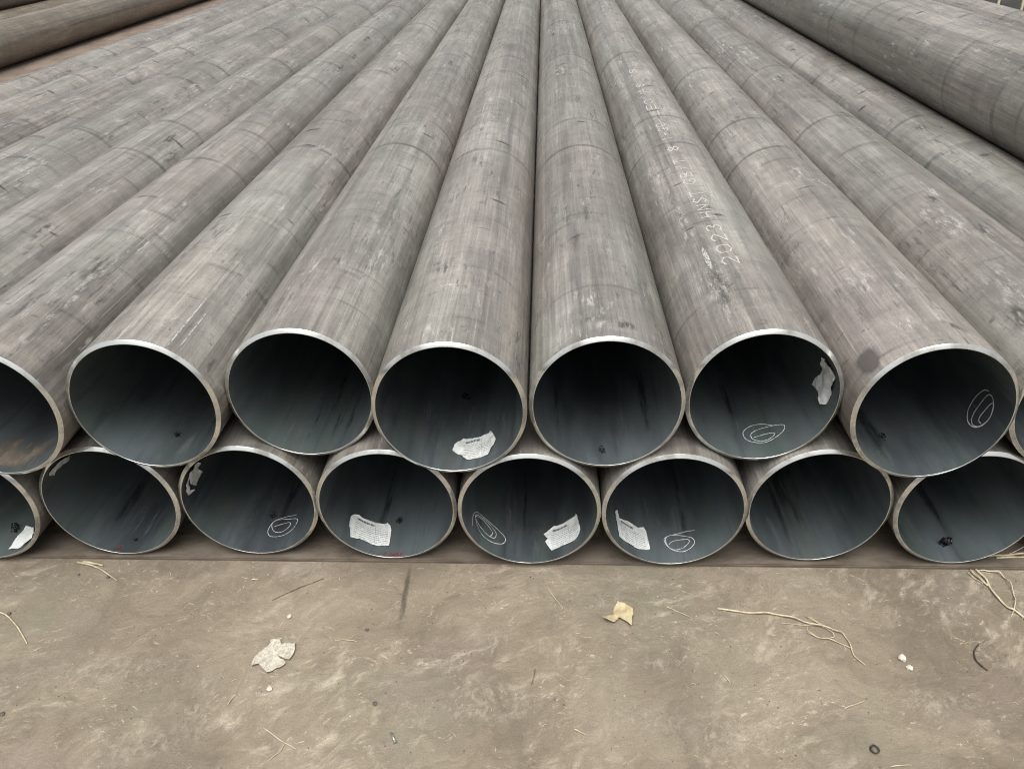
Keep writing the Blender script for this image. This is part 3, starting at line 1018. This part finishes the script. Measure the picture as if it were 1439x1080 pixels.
thing_stalk('dry_straw', 'thin straw arching in a bow beside the thick straw at the right edge', 'straw', [
    ('stalk', [(1.264, 1.752), (1.29, 1.748), (1.317, 1.735), (1.325, 1.70), (1.316, 1.651), (1.298, 1.611), (1.274, 1.578)], .0024, .0015, .012),
    ('side_stem', [(1.300, 1.614), (1.304, 1.59), (1.30, 1.57)], .0012, .0008, .003)], M['straw'], SG)
for n, (pts, lab) in enumerate((([(1.30, 1.80), (1.36, 1.803), (1.44, 1.812), (1.56, 1.83)], 'flat pale straw on the sleeper, nearest the rightmost lower mouth'),
                                ([(1.33, 1.792), (1.40, 1.795), (1.50, 1.80)], 'flat pale straw on the sleeper, lying just in front of the other'))):
    o = stalk('dry_straw', pts, .0034, .0028, M['straw'], None, .004, SLEEPER_TOP)
    tag(o, lab, 'straw', SG)
rs = random.Random(21)
v, f = [], []
for _ in range(26):        # the wisps packed into the gap beside the rightmost mouth
    x, y = rs.uniform(1.37, 1.62), rs.uniform(1.80, 1.90)
    a = rs.uniform(-.9, .9)
    l = rs.uniform(.04, .12)
    z = SLEEPER_TOP + rs.uniform(.002, .03)
    P = [Vector((x + l * t * math.cos(a), y + l * t * math.sin(a), z + .012 * math.sin(3 * t + x * 40))) for t in (0, .25, .5, .75, 1)]
    tube(v, f, P, .0016, .001, 5)
tag(mesh_obj('straw_wisps', v, f, M['straw']), kind='stuff')

one = [
    ('dry_straw', [(-1.60, 1.562), (-1.557, 1.555), (-1.522, 1.538), (-1.478, 1.505), (-1.438, 1.468), (-1.416, 1.446)], .0021, .0018, 'straw', 'curved pale straw at the left edge of the ground'),
    ('dry_straw', [(-1.431, 1.755), (-1.369, 1.738), (-1.318, 1.709), (-1.272, 1.681)], .0036, .0012, 'straw', 'longer of two pale straws in front of the lower pipe at left'),
    ('dry_straw', [(-1.414, 1.757), (-1.378, 1.75), (-1.345, 1.742)], .0036, .0028, 'straw', 'shorter stubby one of two straws in front of the lower pipe at left'),
    ('twig', [(-.786, 1.611), (-.738, 1.647), (-.702, 1.67), (-.656, 1.699)], .0012, .0009, 'twig', 'thin reddish brown twig slanting on the ground before the chalked lower pipe'),
    ('twig', [(-.027, 1.383), (-.030, 1.361), (-.035, 1.337)], .0017, .0009, 'twig', 'short dark upright sliver of twig in the middle of the ground'),
    ('iron_wire', [(1.143, 1.481), (1.121, 1.458), (1.113, 1.435), (1.116, 1.417), (1.128, 1.398)], .0019, .0022, 'wire', 'short bent piece of dark wire on the ground at right'),
    ('dry_straw', [(.339, 1.602), (.365, 1.586), (.406, 1.561)], .0013, .001, 'straw', 'fine straw between the tan leaf and the long tangled straw'),
    ('dry_straw', [(.004, 1.67), (.024, 1.635), (.049, 1.593)], .0012, .001, 'straw', 'fine bent straw left of the tan leaf, before the middle lower pipe'),
    ('dry_straw', [(-.687, 1.201), (-.634, 1.167), (-.592, 1.146)], .0015, .0012, 'straw', 'fine slanting straw near the bottom edge, below the mottled scrap'),
    ('dry_straw', [(-.623, 1.158), (-.629, 1.139), (-.650, 1.115)], .0012, .001, 'straw', 'fine straw crossing another near the bottom edge, left of the bolt'),
    ('dry_straw', [(.732, 1.28), (.758, 1.29), (.787, 1.301)], .0015, .001, 'straw', 'short pale straw above the wire coil'),
    ('dry_straw', [(.785, 1.127), (.811, 1.131), (.837, 1.133)], .0014, .001, 'straw', 'short straw at the bottom edge right of the wire coil'),
    ('dry_straw', [(-.869, 1.691), (-.858, 1.690), (-.847, 1.689)], .0022, .002, 'straw', 'white stub of straw before the gap of two lower pipes at left'),
    ('dry_straw', [(.456, 1.373), (.463, 1.363), (.468, 1.35)], .0015, .001, 'straw', 'tiny straw below the left tip of the long tangled straw'),
    ('dry_straw', [(-.571, 1.47), (-.534, 1.471), (-.509, 1.466)], .0013, .001, 'straw', 'tiny level straw right of the mottled scrap'),
    ('dry_straw', [(-.797, 1.263), (-.791, 1.284), (-.784, 1.295)], .0015, .001, 'straw', 'tiny straw left of the pale pebble below the mottled scrap'),
    ('dry_straw', [(.069, 1.211), (.083, 1.203), (.096, 1.196)], .0016, .0012, 'straw', 'tiny pale straw near the bottom edge right of the bolt'),
]
for nm, pts, r0, r1, cat, lab in one:
    mt = {'twig': M['twig'], 'iron_wire': M['wire']}.get(nm, M['straw'])
    tag(stalk(nm, pts, r0, r1, mt, None, .003), lab, cat, SG if cat == 'straw' else None)

# coil of wire
cv = [Vector((.766 + .009 * math.cos(t) * (1 + .2 * math.sin(t * .7)), 1.169 + .010 * math.sin(t) * (1 + .15 * math.cos(t * .4)), .0015 + .0006 * t / 2)) for t in [k * .45 for k in range(40)]]
v, f = [], []
tube(v, f, cv, .0011, .0011, 5)
tag(mesh_obj('wire_coil', v, f, M['wire']), 'small dark coil of wire on the ground at lower right', 'wire')


def flake(name, cx, cy, outline, mat, label, cat, curl, scale=1.0, slit=None):
    """a crumpled sheet lying on the ground; outline in metres round the centre"""
    bm = bmesh.new()
    ol = [Vector(p) for p in outline]
    pts = [a.lerp(b, k) for a, b in zip(ol, ol[1:] + ol[:1]) for k in (0, .3, .65)]
    rr = random.Random(name)
    bm.faces.new([bm.verts.new((p[0] + rr.uniform(-.001, .001), p[1] + rr.uniform(-.001, .001), 0)) for p in pts])
    bmesh.ops.triangulate(bm, faces=bm.faces[:])
    for no in ((1, 0, 0), (0, 1, 0)):
        k = -.08
        while k < .08:
            bmesh.ops.bisect_plane(bm, geom=bm.verts[:] + bm.edges[:] + bm.faces[:], plane_co=(k, k, 0), plane_no=no)
            k += .0065
    for q in bm.verts:
        x, y = q.co.x, q.co.y
        q.co.z = .0012 + max(0, curl * (.5 * mnoise.noise(Vector((x * 40, y * 40, cx * 7))) + .35 + 1.6 * (x * x + y * y) / .0016 * .25))
    me = bpy.data.meshes.new(name)
    bm.to_mesh(me)
    bm.free()
    me.materials.append(mat)
    me.polygons.foreach_set('use_smooth', [True] * len(me.polygons))
    o = link(bpy.data.objects.new(name, me))
    o.location = (cx, cy, 0)
    md = o.modifiers.new('thickness', 'SOLIDIFY')
    md.thickness = .0007
    md.offset = -1
    return tag(o, label, cat)


K = .00191          # metres per photo pixel near the scrap, across
KY = .0031
flake('scrap_of_paper', -.723, 1.413, [((px - 45) / 100 * 0 + (px - 660) / 14.39 * K * 1.0, -(py - 480) / 14.39 * KY) for px, py in
      ((275, 600), (300, 480), (385, 385), (500, 320), (490, 225), (660, 215), (730, 285), (860, 275), (965, 300), (1010, 265), (1050, 370), (1050, 460), (1010, 530), (940, 520), (840, 490), (740, 465), (800, 505), (900, 530), (950, 590), (880, 650), (800, 660), (720, 710), (640, 735), (580, 690), (480, 640), (430, 600), (300, 640))],
      M['scrap'], 'ragged mottled white scrap of paper on the ground at left', 'paper scrap', .005)
K2, KY2 = .00200, .0039
flake('dry_leaf', .21, 1.576, [((px - 640) / 14.39 * K2, -(py - 450) / 14.39 * KY2) for px, py in
      ((260, 550), (380, 500), (490, 480), (490, 420), (600, 310), (720, 325), (890, 410), (890, 490), (840, 540), (830, 640), (760, 600), (690, 560), (590, 520), (560, 550), (490, 590), (380, 575))],
      M['leaf'], 'curled tan dry leaf on the ground right of the middle', 'leaf', .012)


def stone(x, y, s, mat, label, seed):
    bm = bmesh.new()
    bmesh.ops.create_icosphere(bm, subdivisions=2, radius=s)
    for q in bm.verts:
        k = 1 + .45 * mnoise.noise(q.co * (1.3 / s) + Vector((seed, seed * 2, 0)))
        q.co = Vector((q.co.x * k, q.co.y * k, q.co.z * k * .6))
    me = bpy.data.meshes.new('pebble')
    bm.to_mesh(me)
    bm.free()
    me.materials.append(mat)
    o = link(bpy.data.objects.new('pebble', me))
    o.location = (x, y, s * .45)
    tag(o, label, 'pebble', 'loose pebbles on the ground')


stone(-.718, 1.551, .0062, M['pebble_pale'], 'white pebble on the ground above the mottled scrap', 1)
stone(-.704, 1.311, .0075, M['pebble_pale'], 'pale pebble on the ground below the mottled scrap', 2)
stone(.927, 1.432, .011, M['pebble_pale'], 'larger of two white lumps on the ground at right', 3)
stone(.935, 1.403, .008, M['pebble_pale'], 'smaller of two white lumps on the ground at right', 4)
stone(-1.357, 1.227, .0062, M['pebble_dark'], 'dark pebble near the lower left edge of the ground', 5)
stone(-1.307, 1.695, .005, M['pebble_dark'], 'dark pebble under the tip of the longer of two straws', 6)
stone(-1.402, 1.705, .0045, M['pebble_dark'], 'dark pebble left of the pair of straws at left', 7)
stone(-1.527, 1.551, .0055, M['pebble_dark'], 'dark pebble touching the curved straw at the left edge', 8)
stone(-.426, 1.274, .006, M['pebble_dark'], 'dark pebble on the ground above the small bolt', 9)
stone(-.490, 1.507, .0048, M['pebble_dark'], 'dark pebble at the lower end of the oily streak', 10)
stone(-.33, 1.08, .006, M['pebble_dark'], 'dark reddish pebble at the bottom edge near the bolt', 11)

# small bolt
bo = empty('bolt', (-.367, 1.184, .0035))
bo.rotation_euler = (0, 0, rad(118))


def rod(name, x0, x1, r, n, mat, parent):
    v = [(x, r * math.cos(2 * math.pi * k / n), r * math.sin(2 * math.pi * k / n)) for x in (x0, x1) for k in range(n)]
    f = [(k, (k + 1) % n, n + (k + 1) % n, n + k) for k in range(n)] + [tuple(range(n - 1, -1, -1)), tuple(range(n, 2 * n))]
    return mesh_obj(name, v, f, mat, parent, smooth=n > 8)


rod('shank', -.016, .010, .0028, 10, M['bolt'], bo)
rod('head', -.0215, -.0162, .0050, 6, M['bolt'], bo)
tag(bo, 'small pale bolt lying on the ground near the bottom edge', 'bolt')

# fine straw dust and grit nobody could count
rs = random.Random(5)
v, f = [], []
for _ in range(110):
    x, y = rs.uniform(-1.9, 1.9), rs.uniform(.95, 1.755)
    a, l = rs.uniform(0, math.pi), rs.uniform(.004, .022)
    P = [Vector((x + l * t * math.cos(a), y + l * t * math.sin(a) + .003 * math.sin(t * 3), .0012)) for t in (0, .5, 1)]
    tube(v, f, P, .0007, .0005, 4)
tag(mesh_obj('straw_dust', v, f, M['straw']), kind='stuff')
v, f = [], []
for _ in range(1300):
    x, y = rs.uniform(-1.9, 1.9), rs.uniform(.95, 1.757)
    s = .0006 + .0022 * rs.random() ** 3
    b = len(v)
    v += [(x + s, y, 0), (x - s * .6, y + s * .9, 0), (x - s * .5, y - s, 0), (x + rs.uniform(-.3, .3) * s, y, s * 1.1)]
    f += [(b, b + 1, b + 3), (b + 1, b + 2, b + 3), (b + 2, b, b + 3)]
tag(mesh_obj('grit', v, f, M['pebble_dark'], smooth=False), kind='stuff')


# stains and dried mud on the ground, thin deposits belonging to it
zlev = [.0016]


def ground_patch(name, cx, cy, hx, hy, rot, mat):
    zlev[0] += .00007
    v, f, uv = [], [], []
    for i in range(5):
        for j in range(5):
            a, b = i / 2 - 1, j / 2 - 1
            x, y = a * hx, b * hy
            v.append((cx + x * math.cos(rot) - y * math.sin(rot), cy + x * math.sin(rot) + y * math.cos(rot), zlev[0]))
            uv.append((i / 4, j / 4))
    for i in range(4):
        for j in range(4):
            q = i * 5 + j
            f.append((q, q + 5, q + 6, q + 1))
    o = mesh_obj(name, v, f, mat, ground, uvs=uv)
    seed_colour(o, rng)


ground_patch('oil_streak', -.404, 1.63, .012, .14, .02, M['oil'])
ground_patch('mud_patch', -.86, 1.27, .07, .17, .1, M['mud'])
ground_patch('mud_patch', -.98, 1.15, .16, .08, .2, M['mud'])
ground_patch('mud_patch', -.13, 1.47, .05, .07, -.4, M['mud'])
ground_patch('mud_patch', .28, 1.40, .06, .06, .5, M['mud'])
ground_patch('mud_patch', .17, 1.62, .10, .04, .5, M['mud'])
ground_patch('mud_patch', -.15, 1.28, .18, .09, .1, M['mud'])
ground_patch('mud_patch', .22, 1.24, .18, .09, -.1, M['mud'])
ground_patch('mud_patch', .75, 1.67, .12, .05, -.3, M['mud'])
ground_patch('mud_patch', 1.15, 1.45, .03, .06, .3, M['mud'])
ground_patch('mud_patch', .95, 1.30, .14, .06, -.2, M['mud'])
ground_patch('mud_patch', -1.15, 1.36, .2, .06, .15, M['mud'])
ground_patch('mud_patch', -.72, 1.73, .10, .025, .5, M['mud'])
ground_patch('mud_patch', .45, 1.20, .16, .07, .05, M['mud'])

# ------------------------------------------------------------------ dark covered stack behind the pile, top right
ts = empty('covered_stack', (8.5, 13.2, 0))
ts.rotation_euler = (0, 0, rad(-20))
nx, ny = 26, 12
v, f = [], []
for i in range(nx + 1):
    for j in range(ny + 1):
        x, y = (i / nx - .5) * 7, (j / ny - .5) * 2.6
        e = 1 - max(0, abs(y) / 1.3 - .75) * 4
        z = (.95 + .12 * mnoise.noise(Vector((x * 1.2, y * 1.5, 0)))) * max(0, min(1, e)) ** .5
        v.append((x, y, z + .01))
for i in range(nx):
    for j in range(ny):
        q = i * (ny + 1) + j
        f.append((q, q + ny + 1, q + ny + 2, q + 1))
mesh_obj('tarpaulin', v, f, M['tarp'], ts)
for k in range(22):
    x = -3.3 + k * .3
    v, f = [], []
    for j in range(ny + 1):
        y = (j / ny - .5) * 2.6
        i = int((x / 7 + .5) * nx)
        e = 1 - max(0, abs(y) / 1.3 - .75) * 4
        z = (.95 + .12 * mnoise.noise(Vector((x * 1.2, y * 1.5, 0)))) * max(0, min(1, e)) ** .5 + .035
        for s in (-.018, .018):
            for h in (0, -.012):
                v.append((x + s, y, z + h))
    for j in range(ny):
        q = j * 4
        f += [(q, q + 4, q + 6, q + 2), (q + 1, q + 3, q + 7, q + 5), (q, q + 1, q + 5, q + 4), (q + 2, q + 6, q + 7, q + 3)]
    mesh_obj('strap', v, f, M['strap'], ts)
tag(ts, 'dark tarpaulin covered stack tied with pale straps behind the pile at top right', 'covered stack')
